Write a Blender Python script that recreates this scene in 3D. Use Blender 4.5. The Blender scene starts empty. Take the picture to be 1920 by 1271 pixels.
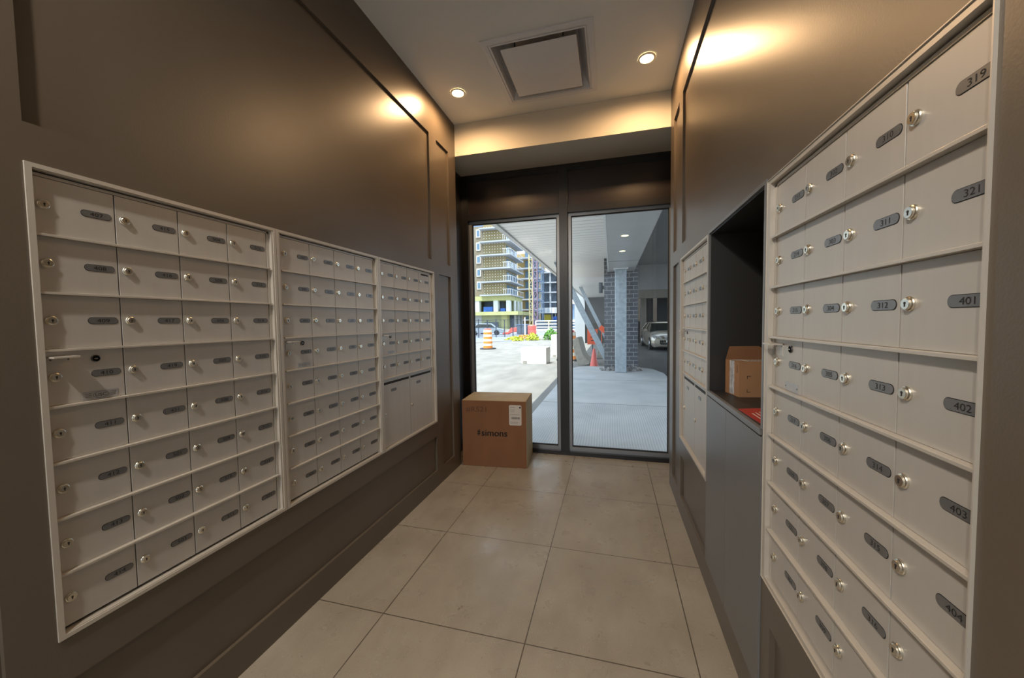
import bpy, math, random
from mathutils import Vector, Matrix
random.seed(7)
C = bpy.context.scene.collection
sc = bpy.context.scene

# ------------------------------------------------------------------ camera
H, YAW, PITCH, ROLL = 1.2188, .2619, -.0462, -.0144
fw = Vector((-math.sin(YAW)*math.cos(PITCH), math.cos(YAW)*math.cos(PITCH), math.sin(PITCH)))
rt = Vector((math.cos(YAW), math.sin(YAW), 0)); up = rt.cross(fw)
rt2 = rt*math.cos(ROLL)+up*math.sin(ROLL); up2 = up*math.cos(ROLL)-rt*math.sin(ROLL)
cam = bpy.data.cameras.new('camera'); co = bpy.data.objects.new('camera', cam); C.objects.link(co)
M = Matrix((rt2, up2, -fw)).transposed().to_4x4(); M.translation = (0, 0, H); co.matrix_world = M
cam.sensor_width = 36; cam.lens = 36*696.04/1920; cam.clip_start = .02; cam.clip_end = 600
sc.camera = co
# ------------------------------------------------------------------ light and exposure
sc.view_settings.view_transform = 'Standard'; sc.view_settings.look = 'None'
sc.view_settings.gamma = 1; sc.view_settings.use_curve_mapping = False
sc.view_settings.exposure = 1.0
w = bpy.data.worlds.new('sky'); sc.world = w; w.use_nodes = True
bg = w.node_tree.nodes['Background']; bg.inputs[0].default_value = (.72, .85, 1, 1); bg.inputs[1].default_value = 1.35
sun = bpy.data.lights.new('sun', 'SUN'); sun.energy = 3.8; sun.angle = .009; sun.color = (1, .96, .88)
so = bpy.data.objects.new('sun', sun); C.objects.link(so)
so.rotation_euler = Vector((-.2, -.35, 1)).to_track_quat('Z', 'Y').to_euler(); so.location = (-5, 0, 20)
LAMP_W = 14.5
# ------------------------------------------------------------------ room numbers (metres)
XL, XR = -1.2532, .4148          # faces of the dark wall panelling
S, D = 2.925, 3.335              # end of the panelling, window plane
HC, HS = 2.852, 2.596            # ceiling, soffit over the window
YB = -2.6                        # back of the room
RL, RR = -1.372, .535            # recess beside the window

# ------------------------------------------------------------------ materials
def mat(name, col, rough=.5, metal=0, noise=None, bump=None, emit=None, spec=None, coat=None):
    m = bpy.data.materials.new(name); m.use_nodes = True; nt = m.node_tree; b = nt.nodes['Principled BSDF']
    b.inputs['Base Color'].default_value = (*col, 1); b.inputs['Roughness'].default_value = rough
    b.inputs['Metallic'].default_value = metal
    if spec is not None: b.inputs['Specular IOR Level'].default_value = spec
    if coat: b.inputs['Coat Weight'].default_value = coat
    tc = nt.nodes.new('ShaderNodeTexCoord')
    if noise:
        sc_, amt, stretch = noise
        mp = nt.nodes.new('ShaderNodeMapping'); mp.inputs['Scale'].default_value = stretch
        n = nt.nodes.new('ShaderNodeTexNoise'); n.inputs['Scale'].default_value = sc_; n.inputs['Detail'].default_value = 5
        r = nt.nodes.new('ShaderNodeMapRange'); r.inputs[1].default_value = .3; r.inputs[2].default_value = .7
        r.inputs[3].default_value = 1-amt; r.inputs[4].default_value = 1+amt
        mx = nt.nodes.new('ShaderNodeVectorMath'); mx.operation = 'SCALE'; mx.inputs[0].default_value = col
        nt.links.new(tc.outputs['Object'], mp.inputs[0]); nt.links.new(mp.outputs[0], n.inputs['Vector'])
        nt.links.new(n.outputs['Fac'], r.inputs[0]); nt.links.new(r.outputs[0], mx.inputs['Scale'])
        nt.links.new(mx.outputs[0], b.inputs['Base Color'])
    if bump:
        sc_, st = bump
        n = nt.nodes.new('ShaderNodeTexNoise'); n.inputs['Scale'].default_value = sc_; n.inputs['Detail'].default_value = 3
        bp_ = nt.nodes.new('ShaderNodeBump'); bp_.inputs['Strength'].default_value = st; bp_.inputs['Distance'].default_value = .002
        nt.links.new(tc.outputs['Object'], n.inputs['Vector']); nt.links.new(n.outputs['Fac'], bp_.inputs['Height'])
        nt.links.new(bp_.outputs[0], b.inputs['Normal'])
    if emit:
        b.inputs['Emission Color'].default_value = (*emit[0], 1); b.inputs['Emission Strength'].default_value = emit[1]
    return m

ONE = (1, 1, 1)
m_wall = mat('dark satin panel paint', (.115, .092, .068), .36, 0, (3, .06, ONE), (260, .10), spec=.55)
m_cab = mat('dark grey satin cabinet', (.15, .148, .145), .36, 0, (3, .05, ONE), (260, .08), spec=.55)
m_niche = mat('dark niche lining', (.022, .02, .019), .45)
m_ceil = mat('ceiling paint', (.76, .785, .79), .75, 0, (2, .02, ONE), (300, .05))
m_soffit = mat('cream bulkhead paint', (.62, .58, .50), .7, 0, (2, .02, ONE), (300, .05))
m_alu = mat('brushed anodised aluminium', (.50, .475, .435), .42, .25, (30, .035, (1, 1, .03)), None, spec=.5)
m_alu_h = mat('aluminium frame', (.54, .50, .44), .38, .3, (30, .01, (.03, .03, 1)))
m_gap = mat('black gap', (.012, .012, .012), .7)
m_plate = mat('grey number plate', (.17, .17, .17), .3, .35, (60, .06, ONE))
m_ink = mat('black ink', (.012, .012, .012), .6)
m_lock = mat('polished lock metal', (.74, .70, .60), .27, 1, (50, .05, ONE))
m_lock2 = mat('dark lock metal', (.16, .16, .17), .3, 1)
m_silver = mat('silver rating sticker', (.42, .42, .42), .35, .4, (40, .08, ONE))
m_black = mat('black window frame', (.014, .014, .016), .32, 0, (5, .08, ONE), spec=.5)
m_bronze = mat('dark brown header panel', (.022, .014, .012), .3, 0, (5, .1, ONE), (200, .04), spec=.55)
m_stop = mat('grey window bead', (.28, .30, .32), .35, .5)
m_white = mat('white enamel', (.68, .69, .72), .38)
m_duct = mat('galvanised duct inside', (.60, .60, .62), .5, .1)
m_lampglow = mat('lamp lens', (1, .9, .7), .4, emit=((1, .72, .38), 26))
m_lampfill = mat('rear fill lamp lens', (1, .9, .8), .4, emit=((1, .86, .7), 5))  # lens of the added fill lamps
m_lampwhite = mat('lamp baffle', (.8, .75, .66), .4)
m_card = mat('brown cardboard', (.20, .088, .036), .75, 0, (8, .07, (1, 1, .3)), (60, .12))
m_card_lit = mat('cardboard in a lit tone', (.42, .33, .19), .75, 0, (8, .06, ONE))  # same box cardboard, painted paler where its top and side catch daylight
m_card3 = mat('tan cardboard', (.36, .19, .09), .75, 0, (10, .08, ONE))
m_tape = mat('clear crinkled tape', (.50, .52, .55), .2, 0, (45, .35, ONE), (90, .5))
m_paper = mat('white paper label', (.58, .54, .49), .6)
m_red = mat('red paper', (.38, .03, .028), .4)
m_asphalt = mat('sunlit asphalt', (.225, .22, .205), .9, 0, (2.2, .2, (1, .4, 1)), (60, .5))
m_galv = mat('galvanised steel', (.33, .38, .42), .4, .45, (14, .16, ONE))
m_slat = None
m_pan = mat('grey metal soffit panel', (.50, .51, .52), .4, .15, (3, .05, ONE))
m_trim = mat('white metal trim', (.72, .74, .76), .4)
m_conc = mat('pale concrete block', (.72, .70, .66), .9, 0, (6, .08, ONE), (40, .4))
m_concg = mat('weathered grey concrete', (.33, .31, .26), .9, 0, (7, .2, ONE), (40, .5))
m_orange = mat('orange plastic', (.82, .10, .025), .45)
m_drumo = mat('drum orange', (.85, .27, .04), .5)
m_drumw = mat('drum reflective band', (.85, .78, .62), .4)
m_rubber = mat('black rubber', (.02, .02, .02), .8)
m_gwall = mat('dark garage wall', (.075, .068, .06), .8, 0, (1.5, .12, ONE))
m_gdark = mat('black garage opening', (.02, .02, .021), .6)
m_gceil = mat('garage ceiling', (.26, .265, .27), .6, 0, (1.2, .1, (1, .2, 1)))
m_gbeam = mat('garage beam', (.19, .175, .15), .7)
m_greyp = mat('pale grey wall panel', (.42, .45, .47), .6)
m_stone = mat('crushed gravel', (.24, .23, .22), .9, 0, (30, .5, ONE))
m_car = mat('champagne silver car paint', (.42, .38, .31), .25, .6, coat=.6)
m_cargl = mat('tinted car glass', (.03, .035, .03), .08, spec=.8)
m_chrome = mat('chrome', (.7, .7, .7), .12, 1)
m_lens = mat('headlight lens', (.55, .57, .55), .1, .3)
m_post = mat('dark fence steel', (.05, .06, .08), .6)
m_bluet = mat('blue tarp plastic', (.03, .13, .5), .5)
m_redpl = mat('faded red plastic', (.75, .14, .11), .5)
m_pale = mat('pale building panel', (.62, .66, .70), .7)
m_slab = mat('concrete balcony slab', (.38, .41, .46), .7)
m_rail = mat('white railing', (.74, .77, .8), .5)
m_yellow = mat('yellow sheathing', (.42, .43, .20), .7, 0, (.6, .12, ONE))
m_ygreen = mat('yellow green sheathing', (.34, .37, .22), .7, 0, (.6, .12, ONE))
m_yel2 = mat('strong yellow panel', (.75, .6, .06), .6)
m_dkin = mat('dark unfinished interior', (.10, .13, .17), .8, 0, (.8, .3, ONE))
m_wing = mat('window glass blue', (.12, .2, .28), .15)
m_ywhite = mat('yellow hoist steel', (.55, .48, .26), .5)
m_purple = mat('purple grey hoist steel', (.20, .14, .20), .5)
m_bluesc = mat('blue scaffold steel', (.16, .24, .38), .5)
m_leafy = mat('yellow green leaves', (.50, .55, .06), .7, 0, (4, .3, ONE))
m_leafg = mat('green leaves', (.12, .30, .04), .7, 0, (4, .3, ONE))
m_leafo = mat('dry orange leaves', (.70, .42, .10), .7, 0, (4, .2, ONE))
m_ochre = mat('ochre building wall', (.40, .28, .10), .7)  # plain ochre for the far apartment walls
m_wallamp = mat('dark grey lamp housing', (.04, .043, .046), .4)

def pattern(name, build):
    m = bpy.data.materials.new(name); m.use_nodes = True
    nt = m.node_tree; b = nt.nodes['Principled BSDF']; tc = nt.nodes.new('ShaderNodeTexCoord')
    build(nt, b, tc); return m
def math_(nt, op, a, b_=None, c=None):
    n = nt.nodes.new('ShaderNodeMath'); n.operation = op
    for i, v in enumerate((a, b_, c)):
        if v is None: continue
        if isinstance(v, (int, float)): n.inputs[i].default_value = v
        else: nt.links.new(v, n.inputs[i])
    return n.outputs[0]
def mixc(nt, f, a, b_):
    n = nt.nodes.new('ShaderNodeMix'); n.data_type = 'RGBA'
    if isinstance(f, (int, float)): n.inputs[0].default_value = f
    else: nt.links.new(f, n.inputs[0])
    for i, v in ((6, a), (7, b_)):
        if isinstance(v, tuple): n.inputs[i].default_value = (*v, 1)
        else: nt.links.new(v, n.inputs[i])
    return n.outputs[2]
def line(nt, co_, pitch, off, width):      # 1 on a line every pitch
    t = math_(nt, 'SUBTRACT', co_, off); t = math_(nt, 'DIVIDE', t, pitch); t = math_(nt, 'ADD', t, .5)
    t = math_(nt, 'FRACT', t); t = math_(nt, 'SUBTRACT', t, .5); t = math_(nt, 'ABSOLUTE', t)
    return math_(nt, 'LESS_THAN', t, width/2/pitch)
def nz(nt, vec, s, d=4, st=None):
    n = nt.nodes.new('ShaderNodeTexNoise'); n.inputs['Scale'].default_value = s; n.inputs['Detail'].default_value = d
    if st:
        mp = nt.nodes.new('ShaderNodeMapping'); mp.inputs['Scale'].default_value = st; nt.links.new(vec, mp.inputs[0]); vec = mp.outputs[0]
    nt.links.new(vec, n.inputs['Vector']); return n.outputs['Fac']
def rng(nt, v, a, b_, c, d):
    n = nt.nodes.new('ShaderNodeMapRange'); nt.links.new(v, n.inputs[0])
    for i, q in enumerate((a, b_, c, d)): n.inputs[i+1].default_value = q
    return n.outputs[0]
def sep(nt, tc):
    s = nt.nodes.new('ShaderNodeSeparateXYZ'); nt.links.new(tc.outputs['Object'], s.inputs[0]); return s.outputs

def _floor(nt, b, tc):
    X, Y, Z = sep(nt, tc); v = tc.outputs['Object']
    g = math_(nt, 'MAXIMUM', line(nt, X, .61, -.9296, .0045), line(nt, Y, .6254, .688, .0045))
    base = mixc(nt, rng(nt, nz(nt, v, 3.2, 6), .35, .65, 0, 1), (.30, .265, .21), (.36, .325, .265))
    base = mixc(nt, rng(nt, nz(nt, v, 14, 6, (1, .35, 1)), .45, .7, 0, .35), base, (.25, .215, .17))
    base = mixc(nt, rng(nt, nz(nt, v, 170, 2), .66, .72, 0, .8), base, (.48, .43, .36))
    base = mixc(nt, rng(nt, nz(nt, v, 140, 2, (1.1, 1, 1)), .68, .74, 0, .7), base, (.13, .10, .075))
    # scuffs with a shape of their own
    sc1 = math_(nt, 'MULTIPLY', rng(nt, nz(nt, v, 55, 5), .60, .68, 0, 1), rng(nt, nz(nt, v, 2.6, 2), .64, .70, 0, 1))
    base = mixc(nt, math_(nt, 'MULTIPLY', sc1, .8), base, (.11, .075, .05))
    col = mixc(nt, g, base, (.085, .07, .052))
    nt.links.new(col, b.inputs['Base Color'])
    nt.links.new(rng(nt, nz(nt, v, 7, 4), .3, .7, .24, .38), b.inputs['Roughness'])
    bm = nt.nodes.new('ShaderNodeBump'); bm.inputs['Strength'].default_value = .12; bm.inputs['Distance'].default_value = .002
    nt.links.new(math_(nt, 'SUBTRACT', nz(nt, v, 90, 3), g), bm.inputs['Height']); nt.links.new(bm.outputs[0], b.inputs['Normal'])
m_floor = pattern('beige stone tile floor', _floor)
def _walk(nt, b, tc):
    X, Y, Z = sep(nt, tc); v = tc.outputs['Object']
    base = mixc(nt, rng(nt, nz(nt, v, 1.6, 5), .35, .65, 0, 1), (.42, .43, .435), (.50, .51, .515))
    groove = math_(nt, 'MULTIPLY', line(nt, math_(nt, 'ADD', X, math_(nt, 'MULTIPLY', nz(nt, v, 1.5, 1), .03)), .027, 0, .008), math_(nt, 'LESS_THAN', Y, 5.6))
    base = mixc(nt, math_(nt, 'MULTIPLY', groove, .35), base, (.2, .2, .2))
    j = math_(nt, 'MAXIMUM', line(nt, Y, 2.3, 5.63, .02), math_(nt, 'MULTIPLY', line(nt, Y, 50, 0, .001), 0))
    col = mixc(nt, j, base, (.12, .12, .125))
    nt.links.new(col, b.inputs['Base Color']); b.inputs['Roughness'].default_value = .8
    bm = nt.nodes.new('ShaderNodeBump'); bm.inputs['Strength'].default_value = .5; bm.inputs['Distance'].default_value = .004
    nt.links.new(math_(nt, 'SUBTRACT', nz(nt, v, 60, 3), groove), bm.inputs['Height']); nt.links.new(bm.outputs[0], b.inputs['Normal'])
m_walk = pattern('broom finished concrete', _walk)
def _slat(nt, b, tc):
    X, Y, Z = sep(nt, tc)
    g = line(nt, Y, .20, 0, .022)
    nt.links.new(mixc(nt, g, (.80, .80, .79), (.42, .42, .43)), b.inputs['Base Color']); b.inputs['Roughness'].default_value = .35
m_slat = pattern('white slatted soffit', _slat)
def _brick(nt, b, tc):
    mp = nt.nodes.new('ShaderNodeMapping'); mp.inputs['Rotation'].default_value = (math.pi/2, 0, 0)
    nt.links.new(tc.outputs['Object'], mp.inputs[0])
    br = nt.nodes.new('ShaderNodeTexBrick'); nt.links.new(mp.outputs[0], br.inputs['Vector'])
    br.inputs['Scale'].default_value = 1; br.inputs['Brick Width'].default_value = .215; br.inputs['Row Height'].default_value = .104
    br.inputs['Mortar Size'].default_value = .007; br.inputs['Color1'].default_value = (.08, .085, .10, 1); br.inputs['Color2'].default_value = (.11, .11, .12, 1)
    br.inputs['Mortar'].default_value = (.30, .31, .32, 1)
    nt.links.new(br.outputs['Color'], b.inputs['Base Color']); b.inputs['Roughness'].default_value = .8
    bm = nt.nodes.new('ShaderNodeBump'); bm.inputs['Strength'].default_value = .6; bm.inputs['Distance'].default_value = .006; bm.invert = True
    nt.links.new(br.outputs['Fac'], bm.inputs['Height']); nt.links.new(bm.outputs[0], b.inputs['Normal'])
m_brick = pattern('grey brick', _brick)
def _dots(nt, b, tc):
    X, Y, Z = sep(nt, tc); h = math_(nt, 'ADD', X, Y)
    d = math_(nt, 'MULTIPLY', line(nt, h, .62, 0, .15), line(nt, Z, .60, 0, .15))
    base = mixc(nt, rng(nt, nz(nt, tc.outputs['Object'], .5, 4), .3, .7, 0, 1), (.23, .185, .085), (.29, .235, .125))
    nt.links.new(mixc(nt, d, base, (.85, .85, .75)), b.inputs['Base Color']); b.inputs['Roughness'].default_value = .8
m_dots = pattern('insulation board with white clips', _dots)
def _glass(name, tint, refl):
    m = bpy.data.materials.new(name); m.use_nodes = True; nt = m.node_tree; nt.nodes.clear()
    o = nt.nodes.new('ShaderNodeOutputMaterial'); t = nt.nodes.new('ShaderNodeBsdfTransparent'); g = nt.nodes.new('ShaderNodeBsdfGlossy')
    t.inputs[0].default_value = (*tint, 1); g.inputs['Roughness'].default_value = .01
    f = nt.nodes.new('ShaderNodeFresnel'); f.inputs[0].default_value = 1.45
    mx = nt.nodes.new('ShaderNodeMixShader'); k = math_(nt, 'MULTIPLY', f.outputs[0], refl)
    nt.links.new(k, mx.inputs[0]); nt.links.new(t.outputs[0], mx.inputs[1]); nt.links.new(g.outputs[0], mx.inputs[2]); nt.links.new(mx.outputs[0], o.inputs[0])
    return m
m_glass = _glass('window glass', (.96, .98, .98), .5)

# ------------------------------------------------------------------ mesh builder
_txt = {}
def text_geo(s, font_space=1.0):
    if s in _txt: return _txt[s]
    cu = bpy.data.curves.new('t', 'FONT'); cu.body = s; cu.size = 1; cu.align_x = 'CENTER'; cu.align_y = 'CENTER'; cu.resolution_u = 3
    cu.space_character = font_space
    o = bpy.data.objects.new('t', cu); C.objects.link(o); bpy.context.view_layer.update()
    me = o.evaluated_get(bpy.context.evaluated_depsgraph_get()).to_mesh()
    g = ([v.co.to_2d() for v in me.vertices], [tuple(p.vertices) for p in me.polygons])
    bpy.data.objects.remove(o); bpy.data.curves.remove(cu)
    xs = [v.x for v in g[0]]; ys = [v.y for v in g[0]]
    cx, cy = (min(xs)+max(xs))/2, (min(ys)+max(ys))/2
    g = ([(v.x-cx, v.y-cy) for v in g[0]], g[1]); _txt[s] = g
    return g
class MB:
    def __init__(s): s.v = []; s.f = []; s.m = []
    def face(s, pts, m=0):
        n = len(s.v); s.v += [tuple(p) for p in pts]; s.f.append(tuple(range(n, n+len(pts)))); s.m.append(m)
    def add(s, vs, fs, m=0):
        n = len(s.v); s.v += [tuple(p) for p in vs]
        for f in fs: s.f.append(tuple(n+i for i in f)); s.m.append(m)
    def box(s, x0, x1, y0, y1, z0, z1, m=0):
        x0, x1 = min(x0, x1), max(x0, x1); y0, y1 = min(y0, y1), max(y0, y1); z0, z1 = min(z0, z1), max(z0, z1)
        s.add([(x0,y0,z0),(x1,y0,z0),(x1,y1,z0),(x0,y1,z0),(x0,y0,z1),(x1,y0,z1),(x1,y1,z1),(x0,y1,z1)],
              [(0,3,2,1),(4,5,6,7),(0,1,5,4),(1,2,6,5),(2,3,7,6),(3,0,4,7)], m)
    def beam(s, a, b, w, h, m=0, upv=(0,0,1)):
        a, b = Vector(a), Vector(b); d = (b-a).normalized(); u = Vector(upv)
        sd = d.cross(u); sd = sd.normalized() if sd.length > 1e-4 else Vector((1,0,0)); u = sd.cross(d).normalized()
        vs = [p+sd*i*w/2+u*j*h/2 for p in (a, b) for i, j in ((-1,-1),(1,-1),(1,1),(-1,1))]
        s.add(vs, [(0,1,2,3),(7,6,5,4),(0,4,5,1),(1,5,6,2),(2,6,7,3),(3,7,4,0)], m)
    def ring(s, prof, c, ax='z', n=24, m=0, capa=True, capb=True):    # lathe: prof = [(r, t)]
        c = Vector(c); vs = []
        for r, t in prof:
            for i in range(n):
                a = 2*math.pi*i/n; p, q = r*math.cos(a), r*math.sin(a)
                vs.append(c+Vector({'z': (p, q, t), 'y': (q, t, p), 'x': (t, p, q)}[ax]))
        fs = [(k*n+i, k*n+(i+1)%n, (k+1)*n+(i+1)%n, (k+1)*n+i) for k in range(len(prof)-1) for i in range(n)]
        if capa: fs.append(tuple(range(n))[::-1])
        if capb: fs.append(tuple(range((len(prof)-1)*n, len(prof)*n)))
        s.add(vs, fs, m)
    def prism(s, poly, fn, a, b, m=0):      # poly 2D, fn(p, q, t) -> 3D
        n = len(poly); vs = [fn(p, q, a) for p, q in poly]+[fn(p, q, b) for p, q in poly]
        s.add(vs, [tuple(range(n))[::-1], tuple(range(n, 2*n))]+[(i, (i+1)%n, n+(i+1)%n, n+i) for i in range(n)], m)
    def text(s, t, size, fn, m=0, sx=1):
        vs, fs = text_geo(t); s.add([fn(x*size*sx, y*size) for x, y in vs], fs, m)
    def loft(s, rows, m=0, close=True, caps=True):
        n = len(rows[0]); vs = [p for r in rows for p in r]; fs = []
        for k in range(len(rows)-1):
            for i in range(n if close else n-1): fs.append((k*n+i, k*n+(i+1)%n, (k+1)*n+(i+1)%n, (k+1)*n+i))
        if caps: fs += [tuple(range(n))[::-1], tuple(range((len(rows)-1)*n, len(rows)*n))]
        s.add(vs, fs, m)
    def build(s, name, mats, parent=None, bevel=0, smooth=False, loc=None):
        me = bpy.data.meshes.new(name); me.from_pydata(s.v, [], s.f); me.update()
        for m in (mats if isinstance(mats, (list, tuple)) else [mats]): me.materials.append(m)
        me.polygons.foreach_set('material_index', s.m)
        if smooth: me.shade_smooth()
        if smooth == 'auto': me.set_sharp_from_angle(angle=.5)
        o = bpy.data.objects.new(name, me); C.objects.link(o)
        if parent: o.parent = parent
        if loc: o.location = loc
        if bevel:
            b = o.modifiers.new('bevel', 'BEVEL'); b.width = bevel; b.segments = 2; b.limit_method = 'ANGLE'
        return o
def struct(o): o['kind'] = 'structure'; return o
def tag(o, label, cat, group=None):
    o['label'] = label; o['category'] = cat
    if group: o['group'] = group
    return o
def thing(name, label, cat, loc=(0,0,0), rz=0, group=None):
    o = bpy.data.objects.new(name, None); C.objects.link(o); o.location = loc; o.rotation_euler = (0, 0, rz); o.empty_display_size = .1
    return tag(o, label, cat, group)
def recenter(o, c):       # put the origin at c without moving the mesh
    o.data.transform(Matrix.Translation(-Vector(c))); o.location = c; return o

# ------------------------------------------------------------------ the room
def panelled_wall(name, x, sgn, rects, y0, y1, z0, z1, back):
    """board face at x, recesses go towards sgn; rects = (ya, yb, za, zb, depth)"""
    ys = sorted({y0, y1, *[r[0] for r in rects], *[r[1] for r in rects]}); zs = sorted({z0, z1, *[r[2] for r in rects], *[r[3] for r in rects]})
    ys = [y for y in ys if y0 <= y <= y1]; zs = [z for z in zs if z0 <= z <= z1]
    def dep(yc, zc):
        d = 0
        for r in rects:
            if r[0] < yc < r[1] and r[2] < zc < r[3]: d = r[4]
        return d
    G = [[dep((a+b)/2, (c+d)/2) for c, d in zip(zs, zs[1:])] for a, b in zip(ys, ys[1:])]
    mb = MB()
    for i, (a, b) in enumerate(zip(ys, ys[1:])):
        for j, (c, d) in enumerate(zip(zs, zs[1:])):
            p = x+sgn*G[i][j]
            mb.face([(p,a,c),(p,b,c),(p,b,d),(p,a,d)][::(1 if sgn < 0 else -1)])
            if i and G[i-1][j] != G[i][j]: q = x+sgn*G[i-1][j]; mb.face([(p,a,c),(q,a,c),(q,a,d),(p,a,d)])
            if j and G[i][j-1] != G[i][j]: q = x+sgn*G[i][j-1]; mb.face([(p,a,c),(q,a,c),(q,b,c),(p,b,c)])
    xb = x+sgn*back
    mb.face([(xb,y0,z0),(xb,y1,z0),(xb,y1,z1),(xb,y0,z1)]); mb.face([(x,y0,z0),(xb,y0,z0),(xb,y0,z1),(x,y0,z1)])
    mb.face([(x,y1,z0),(xb,y1,z0),(xb,y1,z1),(x,y1,z1)]); mb.face([(x,y0,z1),(xb,y0,z1),(xb,y1,z1),(x,y1,z1)])
    o = mb.build(name, m_wall); bm_fix(o); return struct(o)
def bm_fix(o):
    import bmesh
    b = bmesh.new(); b.from_mesh(o.data); bmesh.ops.remove_doubles(b, verts=b.verts, dist=1e-5); bmesh.ops.recalc_face_normals(b, faces=b.faces)
    b.to_mesh(o.data); b.free()
PD = .014
common = [(.533, 2.465, 1.677, 2.575, PD), (2.58, 2.79, 1.677, 2.575, PD), (2.58, 2.79, .12, 1.585, PD),
          (-1.6, .30, 1.677, 2.575, PD), (-1.6, .452, .12, 1.585, PD)]
UZ0, UZ1 = .484, 1.590
UY = [(.518, 1.164), (1.166, 1.817), (1.819, 2.492)]
panelled_wall('wall_left', XL, -1, common+[(.533, 2.483, .12, .375, PD), (.536, 2.484, UZ0+.006, UZ1-.006, .05)], YB, S, 0, HC, .119)
panelled_wall('wall_right', XR, 1, common+[(1.84, 2.47, .12, .375, PD), (.533, 1.12, .12, .375, PD), (1.825, 2.484, UZ0+.006, UZ1-.006, .05),
              (.558, 1.166, UZ0+.006, UZ1-.006, .05), (1.182, 1.812, .12, 1.600, .40)], YB, S, 0, HC, .44)
mb = MB()
mb.box(RL-.12, RL, S, D+.11, 0, HC); struct(mb.build('wall_window_left', m_black))
mb = MB(); mb.box(RR, RR+.32, S+.001, D+.11, 0, HC); struct(mb.build('wall_window_right', m_black))
mb = MB(); mb.box(XL-.12, XR+.44, YB, D+.11, -.1, 0); struct(mb.build('floor', m_floor))
# ceiling with a hole for the diffuser
VX0, VX1, VY0, VY1 = -.738, -.092, 2.122, 2.775
mb = MB()
for x0, x1, y0, y1 in ((XL-.12, VX0+.03, YB, D+.11), (VX1-.03, XR+.44, YB, D+.11), (VX0+.03, VX1-.03, YB, VY0+.03), (VX0+.03, VX1-.03, VY1-.03, D+.11)):
    mb.box(x0, x1, y0, y1, HC, HC+.2)
mb.box(VX0+.03, VX1-.03, VY0+.03, VY1-.03, HC+.16, HC+.2)
struct(mb.build('ceiling', m_ceil))
mb = MB(); mb.box(RL, RR, S, D+.11, HS, HC-.001); struct(mb.build('wall_bulkhead', m_soffit))
# back of the room with an unseen, unglazed opening added to let in sky fill
mb = MB()
mb.box(XL-.12, -1.02, YB-.1, YB-.001, 0, HC+.2); mb.box(.18, XR+.44, YB-.1, YB-.001, 0, HC+.2); mb.box(-1.02, .18, YB-.1, YB-.001, 2.3, HC+.2)
struct(mb.build('wall_back', m_soffit))

# ------------------------------------------------------------------ window
win = struct(bpy.data.objects.new('window_1', None)); C.objects.link(win); win.location = (-.42, D, 0)
def wpart(mb, name, m, bevel=0, parent=win):
    o = mb.build(name, m, None, bevel); o.data.transform(Matrix.Translation((.42, -D, 0))); o.parent = parent; return o
F0, F1 = D, D+.10
LP, RP = (-1.283, -.447), (-.372, .465)       # the two openings
GB, GT = .075, 2.150
mb = MB()
mb.box(RL, -1.312, F0, F1, 0, HS); mb.box(.495, RR, F0, F1, 0, HS)
mb.box(-1.312, .495, F0, F1, 0, .034); mb.box(-1.312, .495, F0, F1, 2.545, HS)
mb.box(-1.312, .495, F0, F1, 2.176, 2.228)
wpart(mb, 'window_frame', m_black)
mb = MB(); mb.box(-.446, -.373, F0-.006, F1, .034, HS-.02); wpart(mb, 'mullion', m_black, .002)
for (a, b) in ((-1.312, -.446), (-.373, .495)):
    mb = MB(); mb.box(a, b, F0+.02, F1-.02, 2.228, 2.545)
    p = wpart(mb, 'header_panel', m_bronze)
    mb = MB()
    for x0, x1, z0, z1 in ((a, a+.008, 2.228, 2.545), (b-.008, b, 2.228, 2.545), (a+.008, b-.008, 2.228, 2.236), (a+.008, b-.008, 2.537, 2.545)): mb.box(x0, x1, F0+.008, F0+.02, z0, z1)
    o = wpart(mb, 'panel_bead', m_black, 0, win); o.parent = p
    mb = MB(); e = .027
    for x0, x1, z0, z1 in ((a, a+e, .034, 2.176), (b-e, b, .034, 2.176), (a+e, b-e, .034, .034+.036), (a+e, b-e, 2.15, 2.176)): mb.box(x0, x1, F0+.035, F1-.012, z0, z1)
    wpart(mb, 'glazing_bead', m_stop)
    mb = MB()
    for x0, x1, z0, z1 in ((a+e, a+e+.007, .07, 2.15), (b-e-.007, b-e, .07, 2.15), (a+e, b-e, .07, .078), (a+e, b-e, 2.142, 2.15)): mb.box(x0, x1, F0+.04, F0+.06, z0, z1)
    wpart(mb, 'rubber_gasket', m_rubber)
    mb = MB(); mb.box(a+e, b-e, F0+.047, F0+.053, .07, 2.15); wpart(mb, 'pane', m_glass)

# ------------------------------------------------------------------ ceiling: diffuser and downlights
t = thing('ceiling_diffuser', 'square white air diffuser with a drop plate in the ceiling', 'air vent', ((VX0+VX1)/2, (VY0+VY1)/2, HC))
cx, cy = (VX0+VX1)/2, (VY0+VY1)/2; hx, hy = (VX1-VX0)/2, (VY1-VY0)/2
mb = MB()
def sqring(mb, a, za, b, zb, m=0):
    A = [(-a*hx, -a*hy), (a*hx, -a*hy), (a*hx, a*hy), (-a*hx, a*hy)]; B = [(-b*hx, -b*hy), (b*hx, -b*hy), (b*hx, b*hy), (-b*hx, b*hy)]
    for i in range(4):
        j = (i+1) % 4; mb.face([(*A[i], za), (*A[j], za), (*B[j], zb), (*B[i], zb)], m)
sqring(mb, 1, .0, 1, -.008); sqring(mb, 1, -.008, .90, -.008); sqring(mb, .90, -.008, .895, -.003); sqring(mb, .895, -.003, .875, -.003); sqring(mb, .875, -.003, .87, -.010); sqring(mb, .87, -.010, .85, -.010)
mb.build('trim_frame', m_white, t)
mb = MB(); sqring(mb, .85, -.010, .80, .03); sqring(mb, .80, .03, .70, .085); sqring(mb, .70, .085, .50, .11); sqring(mb, .5, .11, 0, .11)
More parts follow.
